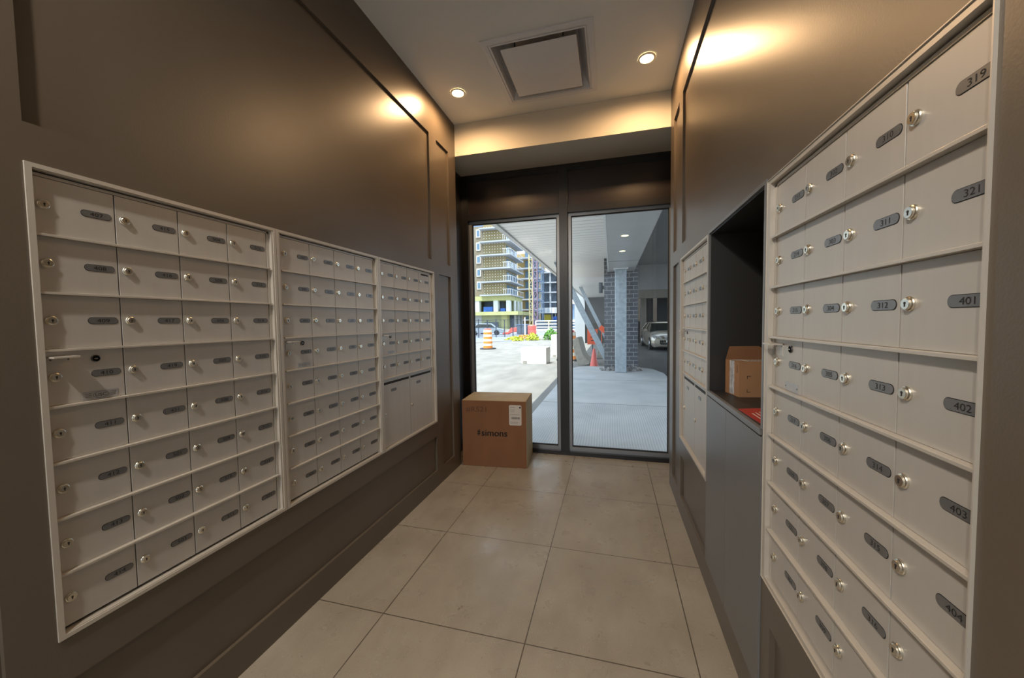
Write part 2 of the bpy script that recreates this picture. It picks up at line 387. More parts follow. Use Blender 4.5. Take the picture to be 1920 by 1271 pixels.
mb.build('cone', m_duct, t)
mb = MB(); mb.box(-.70*hx, .70*hx, -.73*hy, .73*hy, -.012, -.006); mb.build('drop_plate', m_white, t, .003)
for sx in (-.45, .45):
    for sy in (-.6, .6):
        mb = MB(); mb.beam((sx*hx, sy*hy, -.006), (sx*hx, sy*hy*1.02, .10), .008, .003); mb.build('hanger', m_post, t)
def downlight(x, y, label, on=LAMP_W, col=(1, .60, .29)):
    t = thing('recessed_downlight', label, 'ceiling light', (x, y, HC), 0, 'recessed ceiling downlights')
    mb = MB(); mb.ring([(.052, -.001), (.052, -.006), (.049, -.008), (.041, -.008), (.038, -.003)], (0,0,0), n=40, capa=False, capb=False); mb.build('trim_ring', m_lampwhite, t, smooth='auto')
    mb = MB(); mb.ring([(.0385, -.0025), (.02, -.002), (.001, -.002)], (0,0,0), n=32, capa=False, capb=True); mb.build('lens', (m_lampglow if on < 40 else m_lampfill), t)
    l = bpy.data.lights.new('downlight_bulb', 'SPOT'); l.energy = on; l.color = col; l.spot_size = math.radians(178); l.spot_blend = .55; l.shadow_soft_size = .035 if on < 40 else .05
    o = bpy.data.objects.new('downlight_bulb', l); C.objects.link(o); o.parent = t; o.location = (0, 0, -.02)
downlight(-1.051, 2.532, 'glowing round recessed downlight in the ceiling by the left wall')
downlight(.217, 2.536, 'glowing round recessed downlight in the ceiling by the right wall')
for x, y in ((-.855, -.45), (-1.0, -1.75)):  # unseen lamps added behind the viewpoint as fill for the room
    downlight(x, y, 'unseen fill downlight added in the ceiling behind the viewpoint', 72, (1, .92, .82))

# ------------------------------------------------------------------ mailbox units
# local frame: x along the wall as seen, z up, -y out of the wall; origin bottom-left outer corner on the wall face
CW, RH = .1484, .1333
DF = .0116            # door face, this far behind the wall face
LOCK = None; PILL = {}
def lock_mesh():
    mb = MB(); mb.ring([(.0112, 0), (.0112, -.0022), (.0104, -.0034), (.0088, -.0040), (.0086, -.0064), (.0080, -.0070)], (0,0,0), 'y', 24, 0, True, True)
    mb.box(-.0010, .0010, -.0074, -.0070, -.0042, .0030, 1); mb.ring([(.0021, -.0070), (.0020, -.0074)], (0,0,.0012), 'y', 10, 1)
    return mb
def plate_mesh(s):
    mb = MB(); hw, hh = .0285, .0076; pts = []
    for sx, a0 in ((1, -90), (-1, 90)):
        for k in range(9):
            a = math.radians(a0+k*22.5); pts.append((sx*(hw-hh)+hh*math.cos(a), hh*math.sin(a)))
    mb.prism(pts, lambda p, q, t: (p, t, q), 0, -.0012, 0)
    rim = [(p*1.035, q*1.12) for p, q in pts]; mb.prism(rim, lambda p, q, t: (p, t, q), 0, -.0005, 1)
    if s: mb.text(s, .0135, lambda x, y: (x, -.0015, y), 1, 1.25)
    return mb
def unit(name_label, origin, rz, width, rows, nums, ml, parcel=False, master=(3, 0), outgoing=False, names=None):
    t = thing('mailbox_unit', name_label, 'mailboxes', origin, rz, 'wall mounted mailbox units')
    Hh = UZ1-UZ0; m = ml; mr = width-ml-4*CW; top = Hh-.0234
    mb = MB()   # frame: outer flange, step, inner bars
    def rect(x0, x1, z0, z1, y0, y1, k=0): mb.box(x0, x1, y0, y1, z0, z1, k)
    fl = min(.011, ml-.0003, mr-.0003) if min(ml, mr) < .011 else .011
    sl, sr = (.018 if ml > .02 else fl), (.018 if mr > .02 else fl)
    for (x0, x1, z0, z1) in ((0, fl, 0, Hh), (width-fl, width, 0, Hh), (fl, width-fl, 0, fl*.9), (fl, width-fl, Hh-fl*.9, Hh)): rect(x0, x1, z0, z1, -.0045, .03)
    for (x0, x1, z0, z1) in ((fl, sl, fl*.9, Hh-fl*.9), (width-sr, width-fl, fl*.9, Hh-fl*.9), (sl, width-sr, fl*.9, .0125), (sl, width-sr, Hh-.0125, Hh-fl*.9)):
        if x1-x0 > 1e-5: rect(x0, x1, z0, z1, -.002, .03)
    for (x0, x1, z0, z1) in ((sl, m-.001, .0125, Hh-.014), (width-mr+.001, width-sr, .0125, Hh-.014), (sl, width-sr, top+.0004, top+.007)):
        if x1-x0 > 2e-3: rect(x0, x1, z0, z1, DF-.002, .03)
    mb.build('frame', m_alu_h, t)
    mb = MB(); mb.box(.002, width-.002, DF+.010, .034, .002, Hh-.002); mb.build('back_plate', m_gap, t)
    for r in range(1, rows+1):
        if r == 8: continue
        z = top-r*RH; mb = MB(); mb.box(max(fl, m-.004), min(width-fl, width-mr+.004), -.001, DF+.003, z-.0022, z+.0034); mb.build('shelf_rail', m_alu_h, t, .0006)
    for r in range(rows):
        for c in range(4):
            s = nums[c][r]
            x0 = m+c*CW+.0013; x1 = x0+CW-.0026; z1 = top-r*RH-.0026; z0 = top-(r+1)*RH+.0038
            if r == 0: z1 += .002
            zc = (z0+z1)/2+.003
            d = bpy.data.objects.new('door', door_me(x1-x0, z1-z0)); C.objects.link(d); d.parent = t; d.location = ((x0+x1)/2, DF, (z0+z1)/2)
            lk = bpy.data.objects.new('lock', LOCK); C.objects.link(lk); lk.parent = d; lk.location = (-CW/2+.0195, 0, zc-(z0+z1)/2)
            if s not in PILL: PILL[s] = plate_mesh(s).build('number_plate', [m_plate, m_ink]).data
            pl = bpy.data.objects.new('number_plate', PILL[s]); C.objects.link(pl); pl.parent = d; pl.location = (CW*.255, 0, zc-(z0+z1)/2)
            if (r, c) == master:
                d['label'] = 'master lock door with pull tab and rating sticker'
                mb = MB(); mb.ring([(.0088, 0), (.0088, -.003), (.0074, -.0034), (.0068, .004)], (0,0,0), 'y', 22, 0, True, True); mb.box(-.004, .003, -.0042, -.0036, -.001, .001, 1)
                o = mb.build('master_lock', [m_lock2, m_lock], d); o.location = (.018, 0, .041)
                mb = MB(); mb.box(-.022, .022, -.0012, 0, -.026, .006); mb.box(-.022, .022, -.032, 0, .0025, .0062); mb.ring([(.002, -.0014), (.002, -.002)], (-.015,0,-.002), 'y', 8, 1); mb.ring([(.002, -.0014), (.002, -.002)], (.015,0,-.002), 'y', 8, 1)
                o = mb.build('pull_tab', [m_alu_h, m_lock2], d); o.location = (-.046, 0, .046)
                mb = MB(); mb.box(-.034, .034, -.0008, 0, -.011, .011)
                if nums[0][0] in ('213', '101'):
                    for sx in (-1, 1): mb.ring([(.0022, -.0008), (.0018, -.0016)], (sx*.029, 0, .0), 'y', 10, 1)
                    o = mb.build('rating_plate', [m_silver, m_lock2], d); o.location = (.024, 0, -.052); continue
                mb.text('USC', .011, lambda x, y: (x, -.0011, y), 1, 1.1)
                ell = [(math.cos(a*math.pi/12), math.sin(a*math.pi/12)) for a in range(24)]
                for k in range(24):
                    a, b = ell[k], ell[(k+1) % 24]; mb.face([(a[0]*.0155, -.0011, a[1]*.0085), (b[0]*.0155, -.0011, b[1]*.0085), (b[0]*.0148, -.0011, b[1]*.0078), (a[0]*.0148, -.0011, a[1]*.0078)], 1)
                for k in range(3):
                    for sx in (-1, 1): mb.box(sx*.018, sx*.030, -.0011, -.0009, .0045-k*.004, .0052-k*.004, 1)
                o = mb.build('rating_sticker', [m_silver, m_ink], d); o.location = (.024, 0, -.052)
            if outgoing and (r, c) == (0, 3):
                mb = MB(); mb.box(-.052, .052, -.0006, .001, -.0055, .0055); o = mb.build('mail_slot', m_gap, d); o.location = (.012, 0, .052)
    if parcel:
        zt = top-rows*RH-.0026; zb = .0145
        for c in range(2):
            x0 = m+c*2*CW+.0011; x1 = x0+2*CW-.0022
            d = bpy.data.objects.new('parcel_door', door_me(x1-x0, zt-zb)); C.objects.link(d); d.parent = t; d.location = ((x0+x1)/2, DF, (zt+zb)/2)
            hz = (zt-zb)/2
            mb = MB(); mb.box(-.138, .138, -.0006, .001, -.007, .007); o = mb.build('mail_slot', m_gap, d); o.location = (0, 0, hz-.027)
            lk = bpy.data.objects.new('lock', LOCK); C.objects.link(lk); lk.parent = d; lk.location = (-CW+.02, 0, -.01)
            s = names[c]
            if s not in PILL: PILL[s] = plate_mesh(s).build('number_plate', [m_plate, m_ink]).data
            pl = bpy.data.objects.new('number_plate', PILL[s]); C.objects.link(pl); pl.parent = d; pl.location = (-.035, 0, hz-.075)
    return t
_door = {}
def door_me(wd, ht):
    k = (round(wd, 4), round(ht, 4))
    if k not in _door:
        mb = MB(); e = .0004
        mb.box(-wd/2, wd/2, .0004, .012, -ht/2, ht/2)
        P = [(-wd/2, -ht/2), (wd/2, -ht/2), (wd/2, ht/2), (-wd/2, ht/2)]; Q = [(-wd/2+e, -ht/2+e), (wd/2-e, -ht/2+e), (wd/2-e, ht/2-e), (-wd/2+e, ht/2-e)]
        for i in range(4): j = (i+1) % 4; mb.face([(P[i][0], .0004, P[i][1]), (P[j][0], .0004, P[j][1]), (Q[j][0], 0, Q[j][1]), (Q[i][0], 0, Q[i][1])])
        mb.face([(q[0], 0, q[1]) for q in Q])
        o = mb.build('door', m_alu); _door[k] = o.data; bpy.data.objects.remove(o)
    return _door[k]
o = lock_mesh().build('lock', [m_lock, m_ink], smooth='auto'); LOCK = o.data; bpy.data.objects.remove(o)
allnums = {}
U1 = [['407','408','409','410','411','412','413','414'], ['415','416','417','419','421','501','502','503'],
      ['504','505','506','507','508','509','510','511'], ['512','513','514','515','516','517','519','521']]
U2 = [['601','602','603','604','605','606','607','608'], ['609','610','611','612','613','614','615','616'],
      ['617','619','621','701','702','703','704','705'], ['706','707','708','709','710','711','712','713']]
U3 = [['714','715','716','717','719'], ['721','801','802','803','804'], ['805','806','807','808','809'], ['810','811','812','813','814']]
U4 = [['101','102','103','104','105'], ['106','107','108','109','110'], ['111','112','201','202','203'], ['204','205','206','207','208']]
U5 = [['213','214','215','216','217','219','221','301'], ['302','303','304','305','306','307','308','309'],
      ['310','311','312','313','314','315','316','317'], ['319','321','401','402','403','404','405','406']]
for grid in (U1, U2, U3, U4, U5):
    for colm in grid:
        for s in colm:
            if s not in PILL:
                o = plate_mesh(s).build('number_plate', [m_plate, m_ink]); PILL[s] = o.data; bpy.data.objects.remove(o)
for s in ('P1', 'P2'):
    o = plate_mesh('').build('number_plate', [m_plate, m_ink]); PILL[s] = o.data; bpy.data.objects.remove(o)
LW, RW = math.pi/2, -math.pi/2
unit('large silver mailbox unit in the left wall with boxes 407 to 521, nearest the viewer', (XL, .530, UZ0), LW, UY[0][1]-.530, 8, U1, .0112)
unit('silver mailbox unit in the left wall, middle of the three joined there', (XL, UY[1][0], UZ0), LW, UY[1][1]-UY[1][0], 8, U2, .0287)
unit('silver mailbox unit in the left wall nearest the window, with two tall parcel doors below', (XL, UY[2][0], UZ0), LW, UY[2][1]-UY[2][0], 5, U3, .024, True, outgoing=True, names=('P1', 'P2'))
unit('silver mailbox unit in the right wall between the window and the dark cabinet', (XR, UY[2][1], UZ0), RW, UY[2][1]-UY[2][0], 5, U4, .060, True, names=('P1', 'P2'))
unit('large silver mailbox unit in the right wall, nearest the viewer, with boxes 213 to 404', (XR, 1.176, UZ0), RW, 1.176-.552, 8, U5, .0281)

# ------------------------------------------------------------------ cabinet with niche in the right wall
t = thing('wall_cabinet', 'dark grey built-in cabinet with open niche, counter and two doors in right wall', 'cabinet', (XR, 1.497, .12))
def cp(mb, name, m, bevel=0, parent=t):
    o = mb.build(name, m, None, bevel); o.data.transform(Matrix.Translation((-XR, -1.497, -.12))); o.parent = parent; return o
CY0, CY1, CZ = 1.182, 1.812, .905
mb = MB(); q = .012
mb.box(XR-.004, XR+.36, CY0, CY0+q, CZ, 1.600); mb.box(XR-.004, XR+.36, CY1-q, CY1, .122, 1.600)
mb.box(XR-.004, XR+.36, CY0+q, CY1-q, 1.588, 1.600); mb.box(XR-.0, XR+.36, CY0, CY0+q, .122, CZ)
cp(mb, 'side_and_top_panels', m_cab)
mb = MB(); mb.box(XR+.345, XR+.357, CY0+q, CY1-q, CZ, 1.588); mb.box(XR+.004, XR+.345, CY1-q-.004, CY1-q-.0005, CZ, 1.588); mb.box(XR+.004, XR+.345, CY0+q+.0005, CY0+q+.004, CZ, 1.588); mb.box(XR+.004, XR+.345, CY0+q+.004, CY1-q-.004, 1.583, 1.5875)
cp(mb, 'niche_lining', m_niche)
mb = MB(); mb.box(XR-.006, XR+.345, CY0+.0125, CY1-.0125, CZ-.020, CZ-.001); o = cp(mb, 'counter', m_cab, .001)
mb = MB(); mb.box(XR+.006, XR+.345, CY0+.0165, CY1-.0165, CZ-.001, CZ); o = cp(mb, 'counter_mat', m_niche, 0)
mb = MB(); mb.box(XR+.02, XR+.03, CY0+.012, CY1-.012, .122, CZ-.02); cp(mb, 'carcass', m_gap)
for a, b in ((CY0+.003, 1.5185), (1.5215, CY1-.0135)):
    mb = MB(); mb.box(XR-.005, XR+.013, a, b, .126, CZ-.025); cp(mb, 'door', m_cab, .0008)

# small open carton and red flyer in the niche
t = thing('open_cardboard_carton', 'small open brown cardboard carton with clear tape, standing in the dark niche', 'cardboard box', (.515, 1.716, CZ+.0005), 0)
# local: x = along the long face to the right, y = along the taped end to the left-back
WX, WY, HZ = .16, .118, .140
t.location = (.490, 1.650, CZ+.0005); t.rotation_euler = (0, 0, math.radians(8.5))
mb = MB(); th = .003
mb.box(0, WX, 0, th, 0, HZ); mb.box(0, WX, WY-th, WY, 0, HZ); mb.box(0, th, th, WY-th, 0, HZ); mb.box(WX-th, WX, th, WY-th, 0, HZ); mb.box(th, WX-th, th, WY-th, 0, th)
mb.build('carton_body', m_card3, t)
mb = MB(); mb.face([(0, WY, HZ), (WX, WY, HZ), (WX-.01, WY+.012, HZ+.055), (.02, WY+.012, HZ+.055)]); mb.face([(0, WY-.003, HZ), (WX, WY-.003, HZ), (WX-.01, WY+.009, HZ+.055), (.02, WY+.009, HZ+.055)]); mb.build('raised_flap', m_card, t)
mb = MB(); mb.box(.004, WX-.004, .001, .06, HZ+.0005, HZ+.003); mb.build('closed_flap', m_card3, t)
mb = MB(); mb.box(.03, .15, .008, .052, HZ+.0032, HZ+.0036); 
for k in range(7): mb.box(.045+k*.013, .050+k*.013, .012, .045, HZ+.0037, HZ+.0039, 1)
mb.build('shipping_label', [m_paper, m_post], t)
mb = MB(); mb.box(-.0012, 0, .040, .078, .004, HZ+.001); mb.box(-.0012, .04, .040, .058, HZ+.0035, HZ+.0042); mb.build('packing_tape', m_tape, t)
mb = MB()
for x, z, sx, sz in ((.03, .02, 1, 1), (.11, .02, -1, 1), (.03, .085, 1, -1), (.11, .085, -1, -1)):
    mb.box(x, x+sx*.014, -.0006, 0, z, z+sz*.0018); mb.box(x, x+sx*.0018, -.0006, 0, z, z+sz*.012)
for yy in (.012, .017): mb.box(-.0006, 0, yy, yy+.0008, .10, .128)
mb.box(-.0006, 0, .010, .020, .098, .0992)
mb.build('printed_marks', m_ink, t)
mb = MB()
P = [(.423, 1.43), (.50, 1.455), (.56, 1.29), (.428, 1.245)]
mb.add([(x, y, CZ+.0004) for x, y in P]+[(x, y, CZ+.0022) for x, y in P], [(3,2,1,0),(4,5,6,7),(0,1,5,4),(1,2,6,5),(2,3,7,6),(3,0,4,7)])
for k in range(5): mb.box(.445+k*.014, .449+k*.014, 1.30+.01*(k % 2), 1.37+.012*(k % 3), CZ+.0023, CZ+.0025, 1)
o = mb.build('red_flyer', [m_red, m_paper]); tag(o, 'red printed flyer lying flat on the dark niche counter', 'flyer'); recenter(o, (.48, 1.35, CZ+.0004))

# ------------------------------------------------------------------ big carton by the window
t = thing('cardboard_box', 'large closed brown cardboard box standing on the floor by the window', 'cardboard box', (-1.229, 2.907, 0), math.radians(4.4))
BW, BD, BH = .551, .372, .560
mb = MB(); mb.box(0, BW, 0, BD, 0, BH, 0); mb.build('carton_body', m_card, t, .003)
mb = MB(); mb.box(.002, BW-.002, .002, BD/2-.001, BH, BH+.003); mb.box(.002, BW-.002, BD/2+.001, BD-.002, BH, BH+.003); mb.build('top_flaps', m_card_lit, t, .001)
mb = MB(); mb.box(BW-.0002, BW+.0012, .002, BD-.002, .003, BH-.003); mb.build('right_side', m_card_lit, t)  # thin paler sheet, daylight on this side put into its colour
mb = MB(); mb.box(.002, BW-.002, BD/2-.024, BD/2+.024, BH+.003, BH+.0036); mb.build('sealing_tape', m_card_lit, t)
mb = MB(); 
for dx, dz in ((0, 0), (.0014, .0006), (-.0014, -.0006)):
    mb.text('simons', .080, lambda x, y: (.280+x+dx, -.0012, .288+y+dz), 0, 1.0); mb.text('#', .070, lambda x, y: (.146+x+dx, -.0012, .290+y+dz), 0, .6)
o = mb.build('printed_logo', m_ink, t)
m_mark = mat('faded marker ink', (.095, .04, .018), .7)
mb = MB(); mb.text('#R521', .062, lambda x, y: (.125+x, -.0008, .485+y+x*.02), 0, 1.15); mb.build('handwritten_number', m_mark, t)
mb = MB(); x0, x1, z0, z1 = .408, .512, .360, .530
rr = .008; pts = [(x0+rr, z0), (x1-rr, z0), (x1, z0+rr), (x1, z1-rr), (x1-rr, z1), (x0+rr, z1), (x0, z1-rr), (x0, z0+rr)]
mb.prism(pts, lambda p, q, t_: (p, t_, q), 0, -.0009, 0)
mb.text('simons', .014, lambda x, y: (x0+.030+x, -.0012, z1-.018+y), 1, 1)
mb.box(x1-.018, x1-.004, -.0012, -.0009, z1-.026, z1-.013, 1)
for k in range(3): mb.box(x0+.009, x0+.05-k*.004, -.0011, -.0009, z1-.040-k*.009, z1-.0385-k*.009, 2)
for k in range(6): mb.box(x0+.009+k*.014, x0+.017+k*.014, -.0011, -.0009, z1-.082, z1-.078, 2)
random.seed(4); x = x0+.017
while x < x1-.012:
    wv = random.choice((.0012, .002, .0034)); mb.box(x, x+wv, -.0012, -.0009, z0+.052, z0+.070, 1); x += wv+random.choice((.0012, .0022))
for k in range(2): mb.box(x0+.009, x1-.03, -.0011, -.0009, z0+.028-k*.012, z0+.030-k*.012, 2)
mb.build('shipping_label', [m_paper, m_ink, m_post], t)

# ------------------------------------------------------------------ outside: ground
ZA, ZG = -.12, -.30
mb = MB()
for y0, y1, za, zb in ((D+.11, 11, ZA, ZA), (11, 16.5, ZA, ZG), (16.5, 60, ZG, ZG), (60, 400, ZG, -.9)):
    mb.face([(-200, y0, za), (100, y0, za), (100, y1, zb), (-200, y1, zb)])
mb.face([(-200, -200, ZA), (-1.5, -200, ZA), (-1.5, D+.11, ZA), (-200, D+.11, ZA)]); mb.face([(1.0, -200, ZA), (100, -200, ZA), (100, D+.11, ZA), (1.0, D+.11, ZA)])
mb.face([(-1.5, -200, ZA), (1.0, -200, ZA), (1.0, YB-.1, ZA), (-1.5, YB-.1, ZA)])
struct(mb.build('asphalt_ground', m_asphalt))
mb = MB(); pts = [(-1.035, D+.11), (1.17, D+.11), (1.17, 9.2), (1.0, 9.9), (.6, 10.25), (-.6, 10.3), (-.86, 10.15), (-1.0, 9.8), (-1.035, 9.4)]
mb.prism(pts, lambda p, q, t_: (p, q, t_), -.30, -.02)
struct(mb.build('concrete_walkway', m_walk))
m_wetdark = mat('dark wet garage asphalt', (.10, .10, .10), .5, 0, (1.2, .2, (1, .3, 1)))  # dark wet asphalt of the garage drive
mb = MB()
for x0, y0, y1, za, zb in ((1.0, D+.2, 11, ZA, ZA), (.2, 11, 16.5, ZA, ZG), (.2, 16.5, 24, ZG, ZG)):
    mb.add([(x0,y0,za-.05),(9,y0,za-.05),(9,y1,zb-.05),(x0,y1,zb-.05),(x0,y0,za+.006),(9,y0,za+.006),(9,y1,zb+.006),(x0,y1,zb+.006)], [(3,2,1,0),(4,5,6,7),(0,1,5,4),(1,2,6,5),(2,3,7,6),(3,0,4,7)])
struct(mb.build('garage_ground', m_wetdark))
m_conroad = mat('far pale road', (.20, .23, .29), .9, 0, (1, .2, ONE))
mb = MB(); mb.box(-60, -7.5, 27, 48, ZG-.02, ZG+.008); struct(mb.build('far_road', m_conroad))
m_curb = mat('pale curb concrete', (.55, .53, .5), .9)
mb = MB(); mb.beam((-9.8, 25.2, ZG+.04), (-6.6, 29.5, ZG+.04), .18, .12); mb.beam((-6.6, 29.5, ZG+.04), (-3, 32, ZG+.04), .18, .12); struct(mb.build('kerb', m_curb))

# canopy and garage shell
ZS, ZB = 2.785, 2.44
mb = MB(); mb.box(-1.75, -.062, D+.12, 25.8, ZS, ZS+.45); struct(mb.build('canopy_soffit', m_slat))
mb = MB(); mb.box(-1.83, -1.752, D+.12, 25.8, ZS-.03, ZS+.48); struct(mb.build('canopy_fascia', m_pan))
mb = MB(); mb.box(-.06, .552, D+.12, 9.87, ZB, ZS+.45); 
for yy in (8.05,): mb.box(-.061, .553, yy, yy+.012, ZB-.002, ZB, 1)
mb.box(-.06, .552, 9.87, 25.8, ZS, ZS+.45); mb.box(.40, .552, D+.12, 25.8, ZS+.45, 4.3)  # unseen filler roof and upper wall added to keep sun off the garage ground
struct(mb.build('canopy_bulkhead', [m_pan, m_gap]))
mb = MB(); mb.box(-.088, -.0615, D+.12, 9.7, ZB-.002, ZB+.03); struct(mb.build('bulkhead_trim', m_trim))
mb = MB(); mb.box(.554, 8, D+.12, 24.3, 4.0, 4.3); struct(mb.build('garage_ceiling', m_gceil))
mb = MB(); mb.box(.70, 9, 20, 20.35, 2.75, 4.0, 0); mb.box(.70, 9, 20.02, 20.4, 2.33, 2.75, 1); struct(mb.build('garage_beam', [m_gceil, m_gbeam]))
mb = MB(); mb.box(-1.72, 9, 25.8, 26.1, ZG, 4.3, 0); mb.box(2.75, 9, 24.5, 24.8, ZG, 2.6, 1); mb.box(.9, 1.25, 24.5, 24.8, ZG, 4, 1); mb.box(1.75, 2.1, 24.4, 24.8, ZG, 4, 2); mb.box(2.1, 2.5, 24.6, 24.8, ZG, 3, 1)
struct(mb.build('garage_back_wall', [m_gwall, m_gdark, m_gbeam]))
mb = MB(); mb.box(-2.42, -1.73, 25.6, 26.1, ZG, 3.2); struct(mb.build('grey_end_wall', m_greyp))
for y, lb in ((5.66, 'round twin slot potlight in the canopy bulkhead, nearer the window'), (6.9, 'round twin slot potlight in the canopy bulkhead, nearer the brick pier')):
    t = thing('canopy_potlight', lb, 'outdoor light', (.19, y, ZB), 0, 'canopy potlights')
    mb = MB(); mb.ring([(.062, 0), (.062, -.005), (.052, -.005)], (0,0,0), n=24, capa=False, capb=False); mb.build('trim_ring', m_trim, t)
    mb = MB(); mb.ring([(.052, -.004), (.02, -.003)], (0,0,0), n=24, capa=False); mb.box(-.052, .052, -.006, .006, -.0062, -.004, 1); mb.build('lens', [mat('potlight glow', (1, .9, .4), .4, emit=((1, .86, .35), 2.2)), m_trim], t)

# pier, column, braces
px0, px1, py0, py1 = -.175, .640, 9.75, 10.45
mb = MB(); mb.box(px0, px1, py0, py1, -.2, ZS)
o = struct(mb.build('brick_pier', m_brick))
t = thing('steel_column', 'square galvanised steel column in front of the grey brick pier', 'column', (.212, 9.2, -.02))
mb = MB(); mb.box(-.128, .128, -.10, .10, .0, ZB+.02-.025); mb.build('shaft', m_galv, t, .012)
mb = MB(); mb.box(-.16, .17, -.13, .13, ZB+.02-.025, ZB+.02-.001); mb.build('cap_plate', m_trim, t)
mb = MB()
random.seed(3)
bed = []
for k in range(90):
    x, y = random.uniform(-.30, .72), random.uniform(9.35, 9.74); r = random.uniform(.02, .05)
    if .06 < x < .37 and y < 9.36: continue
    if x < -.05 and random.random() < .4: r *= .7
    c = Vector((x, y, -.02+r*.6)); n = 6
    mb.loft([[c+Vector((r*f*math.cos(a*1.047+k), r*f*math.sin(a*1.047+k), h*r)) for a in range(6)] for f, h in ((.5, -.9), (1, -.1), (.5, .8))])
for k in range(26):
    x, y = .50+random.uniform(-.10, .10), 9.45+random.uniform(-.08, .08); r = random.uniform(.025, .045); z = .03+random.uniform(0, .11)*(1-abs(x-.5)*8)
    c = Vector((x, y, z)); mb.loft([[c+Vector((r*f*math.cos(a*1.047+k), r*f*math.sin(a*1.047+k), h*r)) for a in range(6)] for f, h in ((.5, -.9), (1, -.1), (.5, .8))])
o = mb.build('gravel_bed', m_stone); o['kind'] = 'stuff'; tag(o, 'heap of loose grey stones at the foot of the brick pier', 'gravel')
def brace(y, label):
    mb = MB(); a, b = (Vector((-.12, y, .22)), Vector((-1.41, y, ZS+.02))) if y < 11 else (Vector((.10, y, ZG)), Vector((-1.39, y, ZS+.02)))
    mb.beam(a, b, .15, .15, 0, (0, 1, 0))
    o = mb.build('steel_brace', m_galv, None, .008); tag(o, label, 'brace', 'diagonal galvanised steel braces'); recenter(o, (-.2, y, -.02))
brace(9.95, 'diagonal galvanised steel brace beside the brick pier, the nearer and wider of two')
brace(17.6, 'diagonal galvanised steel brace, the thinner one farther behind the orange sign')
t = thing('wall_lamp', 'dark grey cylinder wall lamp on the left side of the brick pier', 'lamp', (-.27, 10.0, 2.07))
mb = MB(); mb.ring([(.052, -.135), (.055, -.13), (.055, .13), (.052, .135)], (0,0,0), n=24); mb.build('housing', m_wallamp, t, smooth='auto')
mb = MB(); mb.box(.05, .094, -.03, .03, -.04, .05); mb.build('bracket', m_wallamp, t)

# ------------------------------------------------------------------ outside: loose things
def traffic_cone(x, y, z, h, label):
    t = thing('traffic_cone', label, 'traffic cone', (x, y, z))
    mb = MB(); mb.box(-.17, .17, -.17, .17, 0, .025); mb.build('base', m_redpl, t, .006)
    mb = MB(); mb.ring([(.125, .025), (.12, .04), (.03, h-.01), (.022, h)], (0,0,0), n=24); mb.build('cone_body', m_redpl, t, smooth='auto')
traffic_cone(-.47, 10.62, ZA, .56, 'red orange traffic cone standing at the end of the concrete walkway')
def drum(x, y, z, h, label, sx=1):
    t = thing('traffic_drum', label, 'traffic barrel', (x, y, z), 0, 'orange striped traffic drums')
    r0, r1 = .27, .235
    mb = MB(); mb.ring([(.46, 0), (.46, .04), (.40, .06), (.30, .065)], (0,0,0), n=24); mb.build('rubber_base', m_rubber, t)
    prof = []; n = 8
    for k in range(n):
        za, zb = .065+(h-.1)*k/n, .065+(h-.1)*(k+1)/n; ra, rb = r0+(r1-r0)*k/n, r0+(r1-r0)*(k+1)/n
        mb = MB(); mb.ring([(ra, za), (ra-.004, za+.004), (rb, zb)], (0,0,0), n=28, capa=False, capb=False)
        mb.build('orange_band' if k % 2 == 0 else 'white_band', m_drumo if k % 2 == 0 else m_drumw, t, smooth='auto')
    mb = MB(); mb.ring([(r1, h-.035), (r1*.8, h-.02), (r1*.75, h+.03), (.1, h+.05)], (0,0,0), n=24); mb.build('lid', m_redpl, t, smooth='auto')
drum(-6.75, 19.9, ZG, 1.12, 'tall orange and white striped traffic drum standing on the asphalt at left')
drum(-1.46, 13.35, ZA-.075, 1.05, 'orange striped traffic drum half hidden behind the window mullion')
def block(x0, x1, y, dep, z, h, rz, label):
    mb = MB(); w_ = x1-x0; mb.box(-w_/2, w_/2, 0, dep, 0, h); mb.box(-w_/2+.06, -w_/2+.2, -.004, 0, 0, .09, 1)
    o = mb.build('concrete_block', [m_conc, m_concg], None, .03); o.location = ((x0+x1)/2, y, z); o.rotation_euler[2] = rz
    tag(o, label, 'concrete block', 'concrete blocks on the asphalt')
block(-2.86, -2.02, 11.75, .6, ZA-.03, .52, -.05, 'squat pale concrete block on the sunlit asphalt, middle of the left pane')
block(-2.42, -1.5, 15.3, .8, ZA-.15, .92, 0, 'tall pale concrete block farther back, against the window mullion')
mb = MB(); prof = [(-.10, 0), (.22, 0), (.24, .10), (.10, .30), (.07, .84), (.02, .88), (-.13, .80), (-.14, .70), (-.12, .2)]
mb.prism(prof, lambda p, q, t_: (p, t_, q), 0, 1.1)
o = mb.build('jersey_barrier', m_concg, None, .015); o.location = (-.87, 11.35, ZA-.02); o.rotation_euler = (math.radians(-.9), math.radians(-11), math.radians(-2)); tag(o, 'grey concrete jersey barrier seen end on beside the orange cone', 'concrete barrier')
mb = MB(); mb.prism([(-.25, 0), (.35, 0), (.32, .35), (.05, .55), (-.22, .3)], lambda p, q, t_: (p, t_, q), 0, .5)
o = mb.build('rubble_stone', m_concg, None, .04); o.location = (-.30, 14.3, -.23); tag(o, 'rough grey stone lump behind the orange traffic cone', 'stone')
t = thing('road_sign', 'orange construction sign on a dark post behind the traffic cone', 'road sign', (-.68, 14.2, -.22))
mb = MB(); mb.box(-.02, .02, 0, .03, 0, .95); mb.box(-.2, .2, -.02, .05, 0, .03); mb.build('post', m_post, t)
mb = MB(); mb.box(-.19, .18, -.02, -.005, .55, 1.12, 0); mb.beam((-.06, -.022, .80), (.06, -.022, .98), .03, .004, 1, (0, 1, 0)); mb.box(-.06, .06, -.024, -.021, .68, .71, 1); mb.build('sign_board', [m_orange, m_ink], t, .004)
